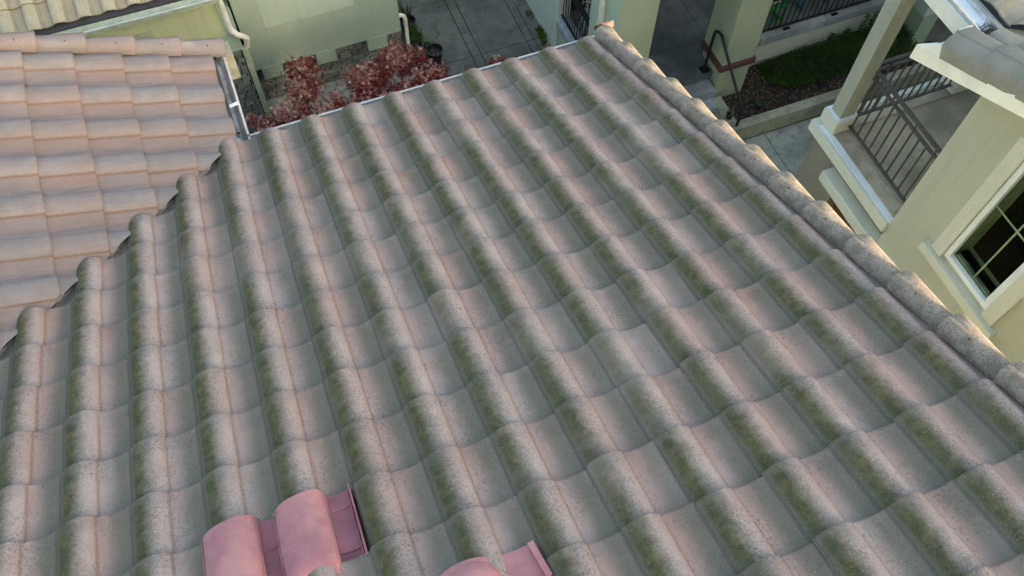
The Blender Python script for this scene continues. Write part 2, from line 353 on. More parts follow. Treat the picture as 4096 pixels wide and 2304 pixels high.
def gutter(parent, p, q, out, w=.13, d=.10, name='gutter', m1='gutter', m2='gutin'):
    """K style gutter from p to q, `out` horizontal unit vector pointing away from the fascia"""
    p = Vector(p); q = Vector(q); out = Vector(out); Z = Vector((0, 0, 1)); b = MB()
    pr = [(0, .0), (0, -d), (w * .7, -d), (w * .82, -d * .6), (w * .97, -.02), (w * .97, .0), (w + .012, .0), (w + .012, -.022), (w + .006, -.024), (w * .88, -d * .62), (w * .76, -d - .006), (-.004, -d - .006), (-.004, 0)]
    vs = [e + out * x + Z * z for e in (p, q) for x, z in pr]; n = len(pr)
    b.add(vs, [(k, (k + 1) % n, (k + 1) % n + n, k + n) for k in range(n)]); o = b.build(name, M[m1], parent)
    g = MB(); g.add([e + out * x + Z * z for e in (p, q) for x, z in ((.003, -.005), (.003, -d + .004), (w * .7, -d + .004), (w * .83, -d * .6), (w * .955, -.022))], [(k, k + 1, k + 6, k + 5) for k in range(4)])
    g.build('gutter_trough', M[m2], o)
    return o
def wallbox(parent, *a, mat='beige', name='wall', bevel=0):
    return MB().box(*a).build(name, M[mat], parent, bevel=bevel)
def leaf_cloud(pts, size, mat, name, parent=None, lobes=5, normal_up=.5, rndpow=1.0, curl=.3, tones=None, lw=.14):
    V = []; F = []; Rn = []
    for i, p in enumerate(pts):
        s_ = size * random.uniform(.6, 1.25); n = Vector((random.gauss(0, 1), random.gauss(0, 1), random.gauss(normal_up * 1.5, 1))).normalized()
        a = n.orthogonal().normalized(); a.rotate(Matrix.Rotation(random.uniform(0, 6.28), 3, n)); c = n.cross(a); p = Vector(p)
        tone = tones[i] if tones is not None else random.random() ** rndpow; rn = (min(.99, max(0.01, tone + random.gauss(0, .05))), random.random(), 0)
        if lobes > 1:
            for k in range(lobes):
                t = (k - (lobes - 1) / 2) * 2.2 / max(1, lobes - 1) * 1.05; l = s_ * (1 - .28 * abs(t) / 1.6); d = a * math.cos(t) + c * math.sin(t); e = n.cross(d)
                dr = -n * curl * l * random.uniform(.2, 1.3); B = len(V)
                V += [p, p + d * l * .45 + e * l * lw + dr * .3, p + d * l + dr, p + d * l * .45 - e * l * lw + dr * .3]; F.append((B, B + 1, B + 2, B + 3)); Rn += [rn] * 4
        else:
            B = len(V); V += [p, p + a * s_ * .5 + c * s_ * .28 - n * s_ * .08, p + a * s_, p + a * s_ * .5 - c * s_ * .28 - n * s_ * .08]; F.append((B, B + 1, B + 2, B + 3)); Rn += [rn] * 4
    b = MB(); b.v = [tuple(q) for q in V]; b.f = F; b.a = [(0, 0, 0)] * len(V); b.r = Rn
    return b.build(name, mat, parent)

G = -6.3
# ================================================================== SETTING
g = MB(); g.box(-150, 150, -150, 200, G - .5, G - .06); meta(g.build('ground', M['ground']), kind='structure')
# driveway slabs with real joints between them
def slabs(name, xs, ys, z, mat, gap=.012, th=.06):
    b = MB()
    for i in range(len(xs) - 1):
        for j in range(len(ys) - 1): b.box(xs[i] + gap / 2, xs[i + 1] - gap / 2, ys[j] + gap / 2, ys[j + 1] - gap / 2, z - th, z + random.uniform(-.002, .002))
    o = b.build(name, M[mat], bevel=.004); return meta(o, kind='structure')
slabs('driveway', [-.08, .96, 1.13, 1.98, 2.12, 2.36], [3.0, 4.2, 5.64, 5.92, 7.4, 9.2, 11, 14, 20], G, 'drive')
slabs('path', [2.6, 3.8, 4.87, 5.9, 7.0, 8.2, 12], [-1.0, .2, 1.3, 2.62], G, 'path')
slabs('side_yard', [-2.9, -1.4, -.09], [3.0, 4.6, 5.7, 6.24], G, 'path')
slabs('side_passage', [.4, 1.5, 2.58], [-12, -8, -4, -1, 1, 2.98], G, 'path')

# ================================================================== OUR HOUSE
house = empty('tiled_house', (-3, -3, G)); HP = house.location.copy()
# parts are modelled in world space; keep that by parenting with an inverse
def adopt(root):
    for o in root.children: o.matrix_parent_inverse = Matrix.Translation(-root.location)
    for o in root.children:
        if o.type == 'EMPTY':
            for ch in o.children: ch.matrix_parent_inverse = Matrix.Translation(-o.location)
meta(house, 'house with mossy pink clay tiled roof filling most of the view, seen from above', 'house')
F1 = frame('+Y', (0, 0, 0)); WX = -2.80; F2 = frame('+X', (WX, .07, 0))
ROWS = 18
V = []   # vents: cells left out of the tile field (column, row)
skip = {(10, 10), (9, 10), (7, 12)}
b = MB()
for c in range(0, 22):
    for r in range(0, ROWS):
        if r < c - 11 or (c, r) in skip: continue
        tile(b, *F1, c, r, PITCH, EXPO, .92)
# half tile (pan only) under the rake tiles
tuck = MB()
for r in range(ROWS):
    t = MB(); tile(t, *F1, -1, r, PITCH, EXPO, .45); b.v += t.v; b.f += [tuple(i + len(b.v) - len(t.v) for i in f) for f in t.f]; b.a += t.a; b.r += t.r
dn = Vector((-1, 1, 0)).normalized()
roof = b.build('roof', M['moss'], house, True, clips=[((WX - .10, 0, 0), dn), ((.13, 0, 0), (1, 0, 0))])
roof['label'] = 'mossy main slope of S shaped tiles'
deck = MB(); slab(deck, [(WX - .05, .02, -.03), (.2, .02, -.03), (.2, -ROWS * EXPO * CT, ROWS * EXPO * ST - .03), (WX - .05 - ROWS * EXPO * CT, -ROWS * EXPO * CT, ROWS * EXPO * ST - .03)], F1[3], .05)
rg = 32 * EXPO  # ridge run up behind the camera so this unseen roof shades the wing
slab(deck, [(WX - 6, -ROWS * EXPO * CT, ROWS * EXPO * ST + .02), (.2, -ROWS * EXPO * CT, ROWS * EXPO * ST + .02), (.2, -rg * CT, rg * ST + .02), (WX - 6, -rg * CT, rg * ST + .02)], F1[3], .08)
slab(deck, [(.2, -rg * CT, rg * ST - .03), (.2, -2 * rg * CT, -.03), (-12, -2 * rg * CT, -.03), (-12, -rg * CT, rg * ST - .03)], (0, -ST, CT), .05)
deck.build('roof_deck', M['moss'], house)
for r in range(ROWS): rake_tile(roof, F1, 1, .008, (r + .04) * EXPO, EXPO, M['cap'], w=.168, h=.086, lf=1.2)
# wing roof, sloping towards +X, and its rake at the far edge
b = MB(); E2 = .3185
for c in range(-20, 5):
    for r in range(0, 17): tile(b, F2[0] + F2[3] * .012, F2[1], F2[2], F2[3], c, r, .316, E2, .85)
wing = b.build('roof', M['clean'], house, True, clips=[((WX + .028, 0, 0), -dn), ((0, 1.0, 0), (0, 1, 0))])
wing['label'] = 'cleaner pinkish wing slope beside the valley'
deck = MB(); w1 = 17 * E2
slab(deck, [(WX + .03, 1.0, -.035), (WX + .03, .03, -.035), (WX - 5, .03 - 5.03, 5 / 2.4 - .02), (WX - w1 * CT, -5, w1 * ST - .035), (WX - w1 * CT, 1.0, w1 * ST - .035)], F2[3], .05); deck.build('roof_deck', M['felt'], house)
for r in range(12): rake_tile(wing, F2, -1, -.80, (r + .02) * E2 - .11, E2, M['capclean'], w=.19, h=.09)
# metal lining of the valley
vm = MB(); n_ = 5.2
for s_, nn in ((1, F1[3]), (-1, F2[3])):
    e = Vector((1, -1, 0)).normalized() * .28 if s_ > 0 else Vector((-1, 1, 0)).normalized() * .28
    def zz(p, s_=s_): return (-p[1] if s_ > 0 else (WX - p[0])) / 2.4 - .012
    a0 = Vector((WX + .06, .06, 0)); a1 = Vector((WX - n_, -n_, 0)); q = [a0, a1, a1 + e, a0 + e]; q = [Vector((t.x, t.y, zz(t))) for t in q]
    slab(vm, q, nn, .004)
vm.build('valley_flashing', M['metal'], house)
rib = MB(); rib.tube([(WX + .0, .0, .006), (WX - n_, -n_, n_ / 2.4 + .006)], .012, 6); rib.build('valley_rib', M['metal'], house)
gutter(house, (WX + .09, -.055, -.05), (.10, -.055, -.05), (0, 1, 0), w=.16)
gutter(house, (WX - .06, .0, -.05), (WX - .06, .97, -.05), (1, 0, 0), w=.155)
st = MB(); st.bar((WX - .07, .395, -.035), (WX + .1, .43, -.04), .028, .006); st.build('gutter_strap', M['white'], house)
leafm = MB()
for i in range(70):
    x = WX - .05 + random.uniform(0, .1); y = .0 + abs(random.gauss(0, .13)); leafm.bar((x, y, -.143), (x + random.gauss(0, .015), y + random.gauss(0, .015), -.139), .006, .003)
leafm.build('gutter_litter', M['soil'], house)['kind'] = 'stuff'
# walls below, fascia, and the small end boards
H0 = MB(); H0.box(-12, -.25, -27, -.38, G, -.30); H0.box(-12, WX - .40, -27, .70, G, -.301); H0.build('wall', M['ourwall'], house)
ru = MB(); ru.box(-14, 2.6, -15, -10.3, G, 5.3); ru.build('added_sun_block', M['ourwall'], house)  # unseen block added behind the camera to keep sun off the wing roof
gb = MB(); gb.add([(-.26, -.5, -.31), (-.26, -rg * CT, rg * ST - .12), (-.26, -2 * rg * CT + .5, -.31), (-.36, -.5, -.31), (-.36, -rg * CT, rg * ST - .12), (-.36, -2 * rg * CT + .5, -.31)], [(0, 1, 2), (3, 5, 4), (0, 3, 4, 1), (1, 4, 5, 2)]); gb.build('gable_wall', M['ourwall'], house)
fb = MB(); fb.box(WX + .1, .2, -.085, -.06, -.22, -.045); fb.box(WX - .095, WX - .065, -.05, 1.0, -.22, -.045); fb.build('fascia', M['fascia'], house)
rb = MB(); rb.bar((.125, -.03, -.09), (.125, -rg * CT, rg * ST - .09), .025, .16); rb.bar((WX - .05, 1.01, -.07), (WX - 10 * E2 * CT, 1.01, 10 * E2 * ST - .07), .025, .16); rb.build('barge_board', M['fascia'], house)
eb = MB(); eb.box(WX + .085, WX + .16, 1.0, 1.16, -.38, -.12); eb.build('barge_end', M['kerb'], house, bevel=.004)
cp = MB(); cp.add([(.0, .0, .0), (.16, .0, .0), (.165, .03, .04), (.0, .035, .03)], [(0, 1, 2, 3)]); cp.v = [(x + .045, y + .075, z + .03) for x, y, z in cp.v]; cp.build('bird_stop', M['door'], house)

def P1(x, s_, h): return F1[0] + F1[1] * x - F1[2] * s_ + F1[3] * h
# double barrel vent: two raised pink hoods over a pan flashing
vent = empty('roof_vent', P1(-3.0, 10.6 * EXPO, 0)); vent.parent = house
def strip(b, xs, ss, h0, hfun):
    n = len(xs); vs = []
    for s_ in ss:
        for x in xs: vs.append(P1(x, s_, hfun(x, s_)))
    b.add(vs, [(i * n + k, i * n + k + 1, (i + 1) * n + k + 1, (i + 1) * n + k) for i in range(len(ss) - 1) for k in range(n - 1)])
def hood(xl, xr, s0, s1):
    b = MB(); n = 18; rows = [s0, s0 + .012, s0 + .16, s0 + .20, s0 + .31, s0 + .345, s1]; vs = []
    for i, s_ in enumerate(rows):
        rib = .004 if i in (3, 5) else 0; tp = 1 - .02 * i / 6
        for k in range(n + 1):
            t = k / n; x = xl + (xr - xl) * (.5 + (t - .5) * tp); sh = (1 - abs(2 * t - 1) ** 2.6) ** .62 if 0 < t < 1 else 0
            h = .030 + (.070 if i < 6 else .03) * sh + rib - (.012 * i / 6 if i < 6 else .03)
            if i == 0: h -= .028
            vs.append(P1(x, s_ - .025 * t, h))
    m_ = n + 1; b.add(vs, [(i * m_ + k, i * m_ + k + 1, (i + 1) * m_ + k + 1, (i + 1) * m_ + k) for i in range(len(rows) - 1) for k in range(n)])
    for x in (xl, xr):    # side skirts
        b.add([P1(x, s0, .045), P1(x, s1, .03), P1(x, s1, -.02), P1(x, s0, .0)], [(0, 1, 2, 3)])
    o = b.build('vent_hood', M['pink'], vent, True); o.modifiers.new('thick', 'SOLIDIFY').thickness = .004
hood(-3.285, -3.055, 9.98 * EXPO, 11.3 * EXPO); hood(-2.985, -2.765, 9.98 * EXPO, 11.3 * EXPO)
pb = MB(); sag = lambda x, a, w_: -.012 * math.sin(max(0, min(1, (x - a) / w_)) * math.pi)
strip(pb, [-3.07 + i * .018 for i in range(7)], [9.97 * EXPO, 10.4 * EXPO, 10.41 * EXPO, 11.3 * EXPO], 0, lambda x, s_: .022 + sag(x, -3.07, .11) - (.006 if s_ > 10.405 * EXPO else 0))
strip(pb, [-2.775 + i * .0135 for i in range(9)], [9.97 * EXPO, 10.22 * EXPO, 10.225 * EXPO, 10.85 * EXPO, 10.855 * EXPO, 11.3 * EXPO], 0, lambda x, s_: .024 + sag(x, -2.775, .12) - (.006 if s_ > 10.222 * EXPO else 0) - (.006 if s_ > 10.852 * EXPO else 0))
pb.bar(P1(-2.66, 9.97 * EXPO, .028), P1(-2.66, 11.05 * EXPO, .022), .008, .045, up=F1[3]); pb.bar(P1(-2.672, 10.0 * EXPO, .020), P1(-2.672, 11.05 * EXPO, .016), .005, .03, up=F1[3])
pan = pb.build('vent_flashing', M['pinkdark'], vent)
vent['label'] = 'pink painted vent of two raised barrel hoods with a flashing between them'
# pipe vent with a domed cap on its own flashing
pv = empty('pipe_vent', P1(-2.27, 12.4 * EXPO, 0)); pv.parent = house
fb = MB(); xs = [-2.42 + i * .02 for i in range(20)]
strip(fb, xs, [11.70 * EXPO, 12.0 * EXPO, 13.0 * EXPO], 0, lambda x, s_: .034 + (.052 * math.sin(max(0, min(1, (x + 2.43) / .215)) * math.pi) ** .6 if x < -2.215 else -.010 * math.sin((x + 2.215) / .19 * math.pi)))
fb.bar(P1(-2.055, 11.72 * EXPO, .045), P1(-2.04, 12.2 * EXPO, .045), .025, .012, up=F1[3]); fb.build('pipe_flashing', M['pink'], pv, True)
c0 = P1(-2.305, 12.0 * EXPO, .0); db = MB()
db.lathe((c0.x, c0.y, c0.z), [(.05, -.03), (.05, .08), (.098, .085), (.1, .09), (.0985, .11), (.092, .135), (.08, .157), (.062, .175), (.04, .187), (.02, .192), (.004, .194)], 40); db.build('pipe_cap', M['pink'], pv, True)
pv['label'] = 'pink painted pipe vent with a domed cap catching the sun at the bottom edge'
# small litter on the tiles
def litter(name, lab, cat, parts, mat):
    b = MB()
    for p_, q_, r_ in parts: b.tube([p_, (Vector(p_) + Vector(q_)) / 2 + Vector((0, 0, .003)), q_], r_, 6)
    return meta(b.build(name, M[mat], None, True), lab, cat)
def FR(x, r, h=.03): return P1(x, r * EXPO, h)
litter('twig', 'tiny pale forked twig lying on the lower right of the mossy roof', 'twig', [(FR(-.98, 11.93, .012), FR(-.93, 12.12, .012), .003), (FR(-.955, 12.03, .012), FR(-.90, 12.02, .014), .003)], 'pebble')
litter('twig', 'small white splinter on the middle of the mossy roof', 'twig', [(FR(-1.34, 6.02, .02), FR(-1.32, 6.10, .02), .003), (FR(-1.31, 6.0, .02), FR(-1.30, 6.06, .02), .003)], 'pebble')
litter('dry_leaf', 'small curled dry leaf on the cleaner wing roof near the valley', 'leaf', [((WX - .21, -.12, .125), (WX - .17, -.125, .115), .007), ((WX - .19, -.10, .12), (WX - .18, -.14, .118), .006)], 'pebble')
adopt(house)

# ================================================================== RIGHT HOUSE
rh = empty('beige_house', (5.5, -3, G)); meta(rh, 'beige stucco house at the right edge with a covered balcony, white fascia and grey roof', 'house')
XW = 3.2; YC = -1.13
wb = MB(); wy0, wy1, wz0, wz1 = -2.47, -1.80, -2.29, -.75
wb.box(XW, XW + .25, wy1, YC, G, -.12); wb.box(XW, XW + .25, -9, wy0, G, -.121); wb.box(XW, XW + .25, wy0, wy1, G, wz0); wb.box(XW, XW + .25, wy0, wy1, wz1, -.122)
wb.box(XW + .25, 30, YC - .25, YC - .002, G, -.123); wb.build('wall', M['beige'], rh)
# window
wn = empty('window', (XW, -2.14, -2.3)); wn.parent = rh
def wpart(name, mt, *boxes, bevel=0):
    b = MB()
    for q in boxes: b.box(*q)
    return b.build(name, M[mt], wn, bevel=bevel)
wpart('casing', 'trim', (XW - .04, XW + .01, -1.80, -1.66, wz0 - .05, wz1 + .14), (XW - .041, XW + .01, -2.62, -2.47, wz0 - .05, wz1 + .14), (XW - .04, XW + .01, -2.47, -1.80, wz1, wz1 + .14), bevel=.006)
wpart('sill', 'trim', (XW - .085, XW + .01, -2.70, -1.58, -2.46, -2.345), bevel=.010)
wpart('frame', 'white', (XW - .015, XW + .05, -2.465, -2.41, wz0, wz1), (XW - .015, XW + .05, -1.86, -1.805, wz0, wz1), (XW - .014, XW + .05, -2.41, -1.86, wz0, wz0 + .06), (XW - .014, XW + .05, -2.41, -1.86, wz1 - .05, wz1), (XW + .02, XW + .055, -2.40, -2.385, wz0 + .06, wz1 - .05), bevel=.004)
wpart('track', 'gutin', (XW + .055, XW + .075, -2.40, -1.87, wz0 + .055, wz0 + .07), (XW + .085, XW + .1, -2.40, -1.87, wz0 + .05, wz0 + .066))
wpart('muntin', 'muntin', (XW + .044, XW + .052, -2.158, -2.142, wz0 + .06, wz1 - .05), (XW + .043, XW + .051, -2.40, -1.86, -1.415, -1.398))
wpart('pane', 'glass', (XW + .03, XW + .034, -2.41, -1.86, wz0 + .06, wz1 - .05))
wpart('inner_sill', 'room', (XW + .10, XW + .30, -2.60, -1.66, wz0 - .06, wz0 - .0), (XW + .10, XW + .30, -1.84, -1.70, wz0, wz1), (XW + .10, XW + .30, -2.60, -2.45, wz0, wz1))
wpart('room', 'dark', (XW + 1.5, XW + 1.55, -4, -1.4, -3.2, 0), (XW + .31, XW + 1.5, -4, -3.95, -3.2, 0), (XW + .31, XW + 1.5, -1.45, -1.4, -3.2, 0), (XW + .31, XW + 1.5, -3.95, -1.45, -3.3, -3.2), (XW + .31, XW + 1.5, -3.95, -1.45, 0, .05))
# balcony
ZB = -2.70
b = MB(); b.box(XW + .22, 7.5, YC, .14, ZB - .15, ZB - .012); b.build('balcony_floor', M['slab'], rh)
b = MB(); b.box(3.16, XW + .23, YC + .002, .40, ZB - .17, ZB - .015); b.box(XW + .23, 7.5, .13, .40, ZB - .17, ZB - .016); b.build('balcony_edge', M['trim'], rh, bevel=.012)
b = MB(); b.box(XW + .07, 3.44, YC + .003, .12, ZB - .03, ZB); b.box(3.44, 7.5, .12, .33, ZB - .03, ZB + .001); b.build('balcony_curb', M['slab'], rh, bevel=.006)
b = MB(); b.box(3.20, 3.28, YC + .004, .28, ZB - .02, ZB - .006); b.build('edge_flashing', M['white'], rh)
b = MB(); b.box(3.30, 3.5, YC + .002, -.24, -3.13, ZB - .17); b.box(3.301, 3.5, -.24, .36, G, ZB - .171); b.box(3.5, 7.5, .2, .359, G, ZB - .172); b.build('lower_wall', M['taupe'], rh)
b = MB(); b.box(3.14, 3.305, YC - .001, -.08, -3.23, -3.07); b.build('lintel', M['trim'], rh, bevel=.014)
b = MB(); b.box(3.45, 3.48, YC, -.24, G, -3.13); b.build('garage_panel', M['brown'], rh)
def bpost(x, y, top):
    p = MB(); p.box(x - .095, x + .095, y - .085, y + .085, ZB, top); o = p.build('post', M['post'], rh, bevel=.006)
    q = MB(); q.box(x - .15, x + .15, y - .135, y + .135, ZB + .002, ZB + .20); q.build('post_base', M['trim'], o, bevel=.014)
    q = MB(); q.box(x - .125, x + .125, y - .115, y + .115, ZB + .20, ZB + .212); q.build('post_collar', M['white'], o)
bpost(3.385, .235, -.42); bpost(5.0, .25, -.42); bpost(7.2, .25, -.42)
b = MB(); b.box(3.28, 3.49, YC, .36, -.42, -.2); b.box(3.49, 8, .14, .359, -.42, -.201); b.build('beam', M['trim'], rh, bevel=.008)
subs = []
def railing(parent, p, q, n, mat='railp', H=.94, gap=.10, base=.09, r=.011, posts=(), name='railing'):
    p = Vector(p); q = Vector(q); rl = MB(); Z = Vector((0, 0, 1))
    o = empty(name, p); o.parent = parent
    for zz_, ww_ in ((H, .042), (H - gap, .034), (base, .034)):
        rl = MB(); rl.bar(p + Z * zz_, q + Z * zz_, ww_, .027); rl.build('rail', M[mat], o, bevel=.003)
    for i in range(n):
        t = (i + .5) / n; c = p.lerp(q, t); k = MB(); top = H if i % 3 == 1 else H - gap
        k.bar(c + Z * base, c + Z * top, r * 1.45); k.build('baluster', M[mat], o)
    subs.append(o); return o
railing(rh, (3.435, YC + .01, ZB), (3.435, .12, ZB), 11); railing(rh, (3.53, .20, ZB), (4.87, .20, ZB), 12); railing(rh, (5.13, .20, ZB), (7.05, .20, ZB), 17)
# roof: main slope faces +Y with its rake at the left, wing slope faces -X over the balcony
ZE = -.20; F3 = frame('+Y', (2.98, -.93, ZE)); F4 = frame('-X', (3.30, .0, ZE + .05)); dm = Vector((1, 1, 0)).normalized()
b = MB()
for c in range(-16, 1):
    for r in range(0, 12): tile(b, *F3, c, r, PITCH, EXPO, .55)
rr = b.build('roof', M['grey'], rh, True, clips=[((2.93, 0, 0), (-1, 0, 0)), ((3.33, -.93, 0), dm)])
b = MB()
for c in range(-12, 6):
    for r in range(0, 9): tile(b, *F4, c, r, PITCH, EXPO, .55)
b.build('roof', M['grey'], rh, True, clips=[((3.29, -.93, 0), -dm)])
for r in range(12): rake_tile(rr, (F3[0] + F3[3] * .03, F3[1], F3[2], F3[3]), -1, .03, r * .395 - .03, .395, M['greycap'], w=.32, h=.10, leg=.10, lf=.35)
b = MB(); slab(b, [(2.75, -.9, ZE - .05), (30, -.9, ZE - .05), (30, -.9 - 4.4, ZE + 4.4 / 2.4 - .05), (2.75, -.9 - 4.4, ZE + 4.4 / 2.4 - .05)], F3[3], .04)  # roof and front wall stretched right, out of view, to shade the porch
slab(b, [(2.75, -5.3, ZE + 4.4 / 2.4 - .05), (30, -5.3, ZE + 4.4 / 2.4 - .05), (30, -9.5, ZE - .05), (2.75, -9.5, ZE - .05)], (0, -1, 2.4), .04)
slab(b, [(3.32, 3.2, ZE), (3.32, -.9, ZE), (6.1, -3.7, ZE + 1.16), (6.1, 3.2, ZE + 1.16)], F4[3], .04); b.build('roof_deck', M['felt'], rh)
b = MB()
b.add([(2.70, -.66, ZE - .32), (2.70, -.66, ZE - .17), (2.72, -.80, ZE - .03), (2.72, -5.2, ZE + 4.4 / 2.4 + .02 - .08), (2.70, -5.2, ZE + 4.4 / 2.4 - .22),
       (2.73, -.66, ZE - .32), (2.73, -.66, ZE - .17), (2.745, -.80, ZE - .03), (2.745, -5.2, ZE + 4.4 / 2.4 + .02 - .08), (2.73, -5.2, ZE + 4.4 / 2.4 - .22)],
      [(0, 1, 2, 3, 4), (9, 8, 7, 6, 5), (0, 5, 6, 1), (1, 6, 7, 2), (2, 7, 8, 3), (0, 4, 9, 5)]); b.build('barge_board', M['fascia'], rh)
b = MB(); slab(b, [(2.73, -.70, ZE - .19), (3.2, -.70, ZE - .19), (3.2, -5.2, ZE + 4.4 / 2.4 - .22), (2.73, -5.2, ZE + 4.4 / 2.4 - .22)], F3[3], .01); b.build('soffit', M['trim'], rh)
o = gutter(rh, (2.95, -.885, ZE), (3.10, -.885, ZE), (0, 1, 0), w=.12); o = gutter(rh, (3.27, -.82, ZE), (3.27, 3.2, ZE), (-1, 0, 0), w=.15)
b = MB(); b.box(3.115, 3.30, -.81, 3.2, ZE - .07, ZE - .05); b.build('gutter_apron', M['white'], rh)
b = MB(); b.box(3.13, 3.16, -.80, 3.2, ZE - .24, ZE - .06); b.box(2.95, 3.13, -.80, -.78, ZE - .23, ZE - .06); b.build('fascia', M['fascia'], rh)
b = MB()
for i in range(26):
    x = 3.14 + random.uniform(0, .14); y = -.83 + random.gauss(0, .03); b.tube([(x, y, ZE - .03), (x + random.gauss(0, .03), y + random.gauss(0, .03), ZE - .01), (x + random.gauss(0, .05), y + random.gauss(0, .04), ZE - .03)], .002, 4)
b.build('gutter_litter', M['bark'], rh)['kind'] = 'stuff'
adopt(rh)

# ================================================================== HOUSE WITH THE PORCH
ph = empty('porch_house', (5, 6, G)); meta(ph, 'pale green stucco house with a raised grey porch, square pillars and front steps', 'house')
ZP = -5.62
b = MB(); b.box(2.36, 12, 4.0, 8, G, ZP - .10); b.build('porch_base', M['cream'], ph)
# porch floor laid as painted slabs with score lines
b = MB()
for x0, x1 in ((2.5, 3.4), (3.4, 4.53), (4.53, 6.3), (6.3, 8.0), (8, 12)):
    for y0, y1 in ((3.62, 4.29), (4.29, 6.2), (6.2, 8)):
        if y0 < 4 and (x0 > 3.5 or x0 < 3): 
            if x0 == 2.5 or x0 > 4: continue
        b.box(x0 + .004, x1 - .004, y0 + .004, y1 - .004, ZP - .12, ZP)
b.box(3.4, 4.26, 3.60, 3.62, ZP - .11, ZP - .001); b.box(2.88, 3.4, 3.60, 3.62, ZP - .11, ZP - .001); b.box(4.534, 12, 4.0, 4.286, ZP - .12, ZP)
b.build('porch_floor', M['porch'], ph)
b = MB(); b.box(2.88, 4.24, 3.64, 4.1, G, ZP - .121); b.build('porch_front', M['tread'], ph)
for i, y in enumerate((3.36, 3.14, 2.92)):
    z = ZP - .17 * (i + 1); b = MB(); b.box(2.88, 4.25 + .002 * i, y, 3.63, z - .17 + .002, z); b.build('step', M['tread'], ph, bevel=.006)
b = MB(); b.box(2.35, 2.52, 4.2, 5.47, G, ZP - .03); b.build('side_wall', M['cream'], ph)
b = MB(); b.box(2.30, 2.54, 4.2, 5.46, ZP - .02, ZP + .15); b.build('coping', M['tread'], ph, bevel=.02)
b = MB(); b.box(2.34, 2.55, 5.47, 14, G, -3.0); b.build('wall', M['white_st'], ph); 
b = MB(); b.box(2.36, 12, 5.95, 6.15, ZP - .1, -3.0); b.build('wall', M['cream'], ph)
b = MB(); b.box(2.62, 3.35, 5.66, 5.95, ZP + .01, -3.3); b.build('door_surround', M['door'], ph)
xs = [4.86, 5.25, 6.52, 7.8, 8.1]
b = MB()
for i in range(4): b.box(xs[i] + .004, xs[i + 1] - .004, 3.84, 4.01, ZP - .02, ZP + .15)
b.box(8.5, 11, 3.84, 4.01, ZP - .02, ZP + .15); b.build('coping', M['tread'], ph, bevel=.012)
b = MB(); b.box(4.8, 12, 3.88, 4.0, G, ZP - .02); b.build('planter_back_wall', M['white_st'], ph)
b = MB(); b.box(4.8, 8.1, 3.865, 3.88, G, -6.05); b.build('footing', M['path'], ph)
def pillar(x0, x1, y0, y1, top, belt, flare=0):
    b = MB(); b.box(x0, x1, y0, y1, -5.32, top); o = b.build('pillar', M['cream'], ph, bevel=.008)
    q = MB(); q.box(x0 + .02, x1 + .0, y0 + .015, y1 - .02, G, -5.37); q.build('pillar_base', M['cream'], o, bevel=.008)
    if belt: q = MB(); q.box(x0 - .045, x1 + .045, y0 - .045, y1 + .02, -5.42, -5.30); q.build('belt_course', M['belt'], o, bevel=.025)
    return o
pillar(2.29, 2.89, 3.45, 4.30, -2.9, False); pillar(4.27, 4.83, 3.42, 4.02, -2.9, True); pillar(8.02, 8.38, 3.28, 3.9, -5.4 + 2.2, False)
b = MB(); b.box(2.2, 12, 3.4, 6.3, -2.9, -2.7); b.build('porch_ceiling', M['cream'], ph)
b = MB(); b.box(2.225, 2.29, 3.86, 3.95, G, -2.9); b.build('downspout', M['pipe'], ph, bevel=.01)
b = MB(); b.box(7.95, 9.2, 3.25, 3.95, -5.40, -5.05); b.build('pillar_cap', M['white_st'], ph, bevel=.02)
railing(ph, (2.40, 4.28, ZP + .15), (2.40, 5.46, ZP + .15), 13, 'iron', H=.80, gap=.1, base=.05, r=.008)
o = railing(ph, (4.84, 3.94, ZP + .15), (8.02, 3.94, ZP + .15), 30, 'iron', H=.80, gap=.1, base=.05, r=.008)
railing(ph, (8.4, 3.94, ZP + .15), (10.6, 3.94, ZP + .15), 20, 'iron', H=.80, gap=.1, base=.05, r=.008)
for x in (5.76, 6.68):
    b = MB(); b.box(x - .06, x + .06, 3.87, 3.93, ZP + .15, ZP + .162); b.build('rail_foot', M['iron'], o, bevel=.003)
b = MB(); b.tube([(4.17, 3.70, ZP), (4.17, 3.70, ZP + .80), (4.17, 3.68, ZP + .86), (4.18, 3.62, ZP + .89), (4.20, 3.56, ZP + .87), (4.30, 2.78, G + .80), (4.31, 2.72, G + .74), (4.31, 2.70, G + .68), (4.31, 2.70, G)], .024, 10)
hr = b.build('handrail', M['iron'], ph, True); b = MB(); b.box(4.10, 4.24, 3.63, 3.77, ZP, ZP + .012); b.build('rail_foot', M['iron'], hr)
adopt(ph)

# planter in front of the porch
b = MB(); b.box(4.37, 8.0, 2.79, 3.866, G, -6.12); b.box(8.0, 8.5, 3.1, 3.27, G, -6.12); meta(b.build('garden_soil', M['soil']), kind='structure')
pk = empty('planter_kerb', (6, 2.7, G)); meta(pk, 'low concrete kerb wall around the planting bed in front of the porch', 'kerb')
b = MB(); b.box(4.20, 8.18, 2.62, 2.785, G, -5.95); b.build('kerb_wall', M['kerb'], pk, bevel=.012); b = MB(); b.box(4.20, 4.365, 2.786, 3.35, G, -5.952); b.build('kerb_return', M['kerb'], pk, bevel=.012)
b = MB(); b.box(8.005, 8.18, 2.786, 3.12, G, -5.951); b.build('kerb_return', M['kerb'], pk, bevel=.012)
adopt(pk)

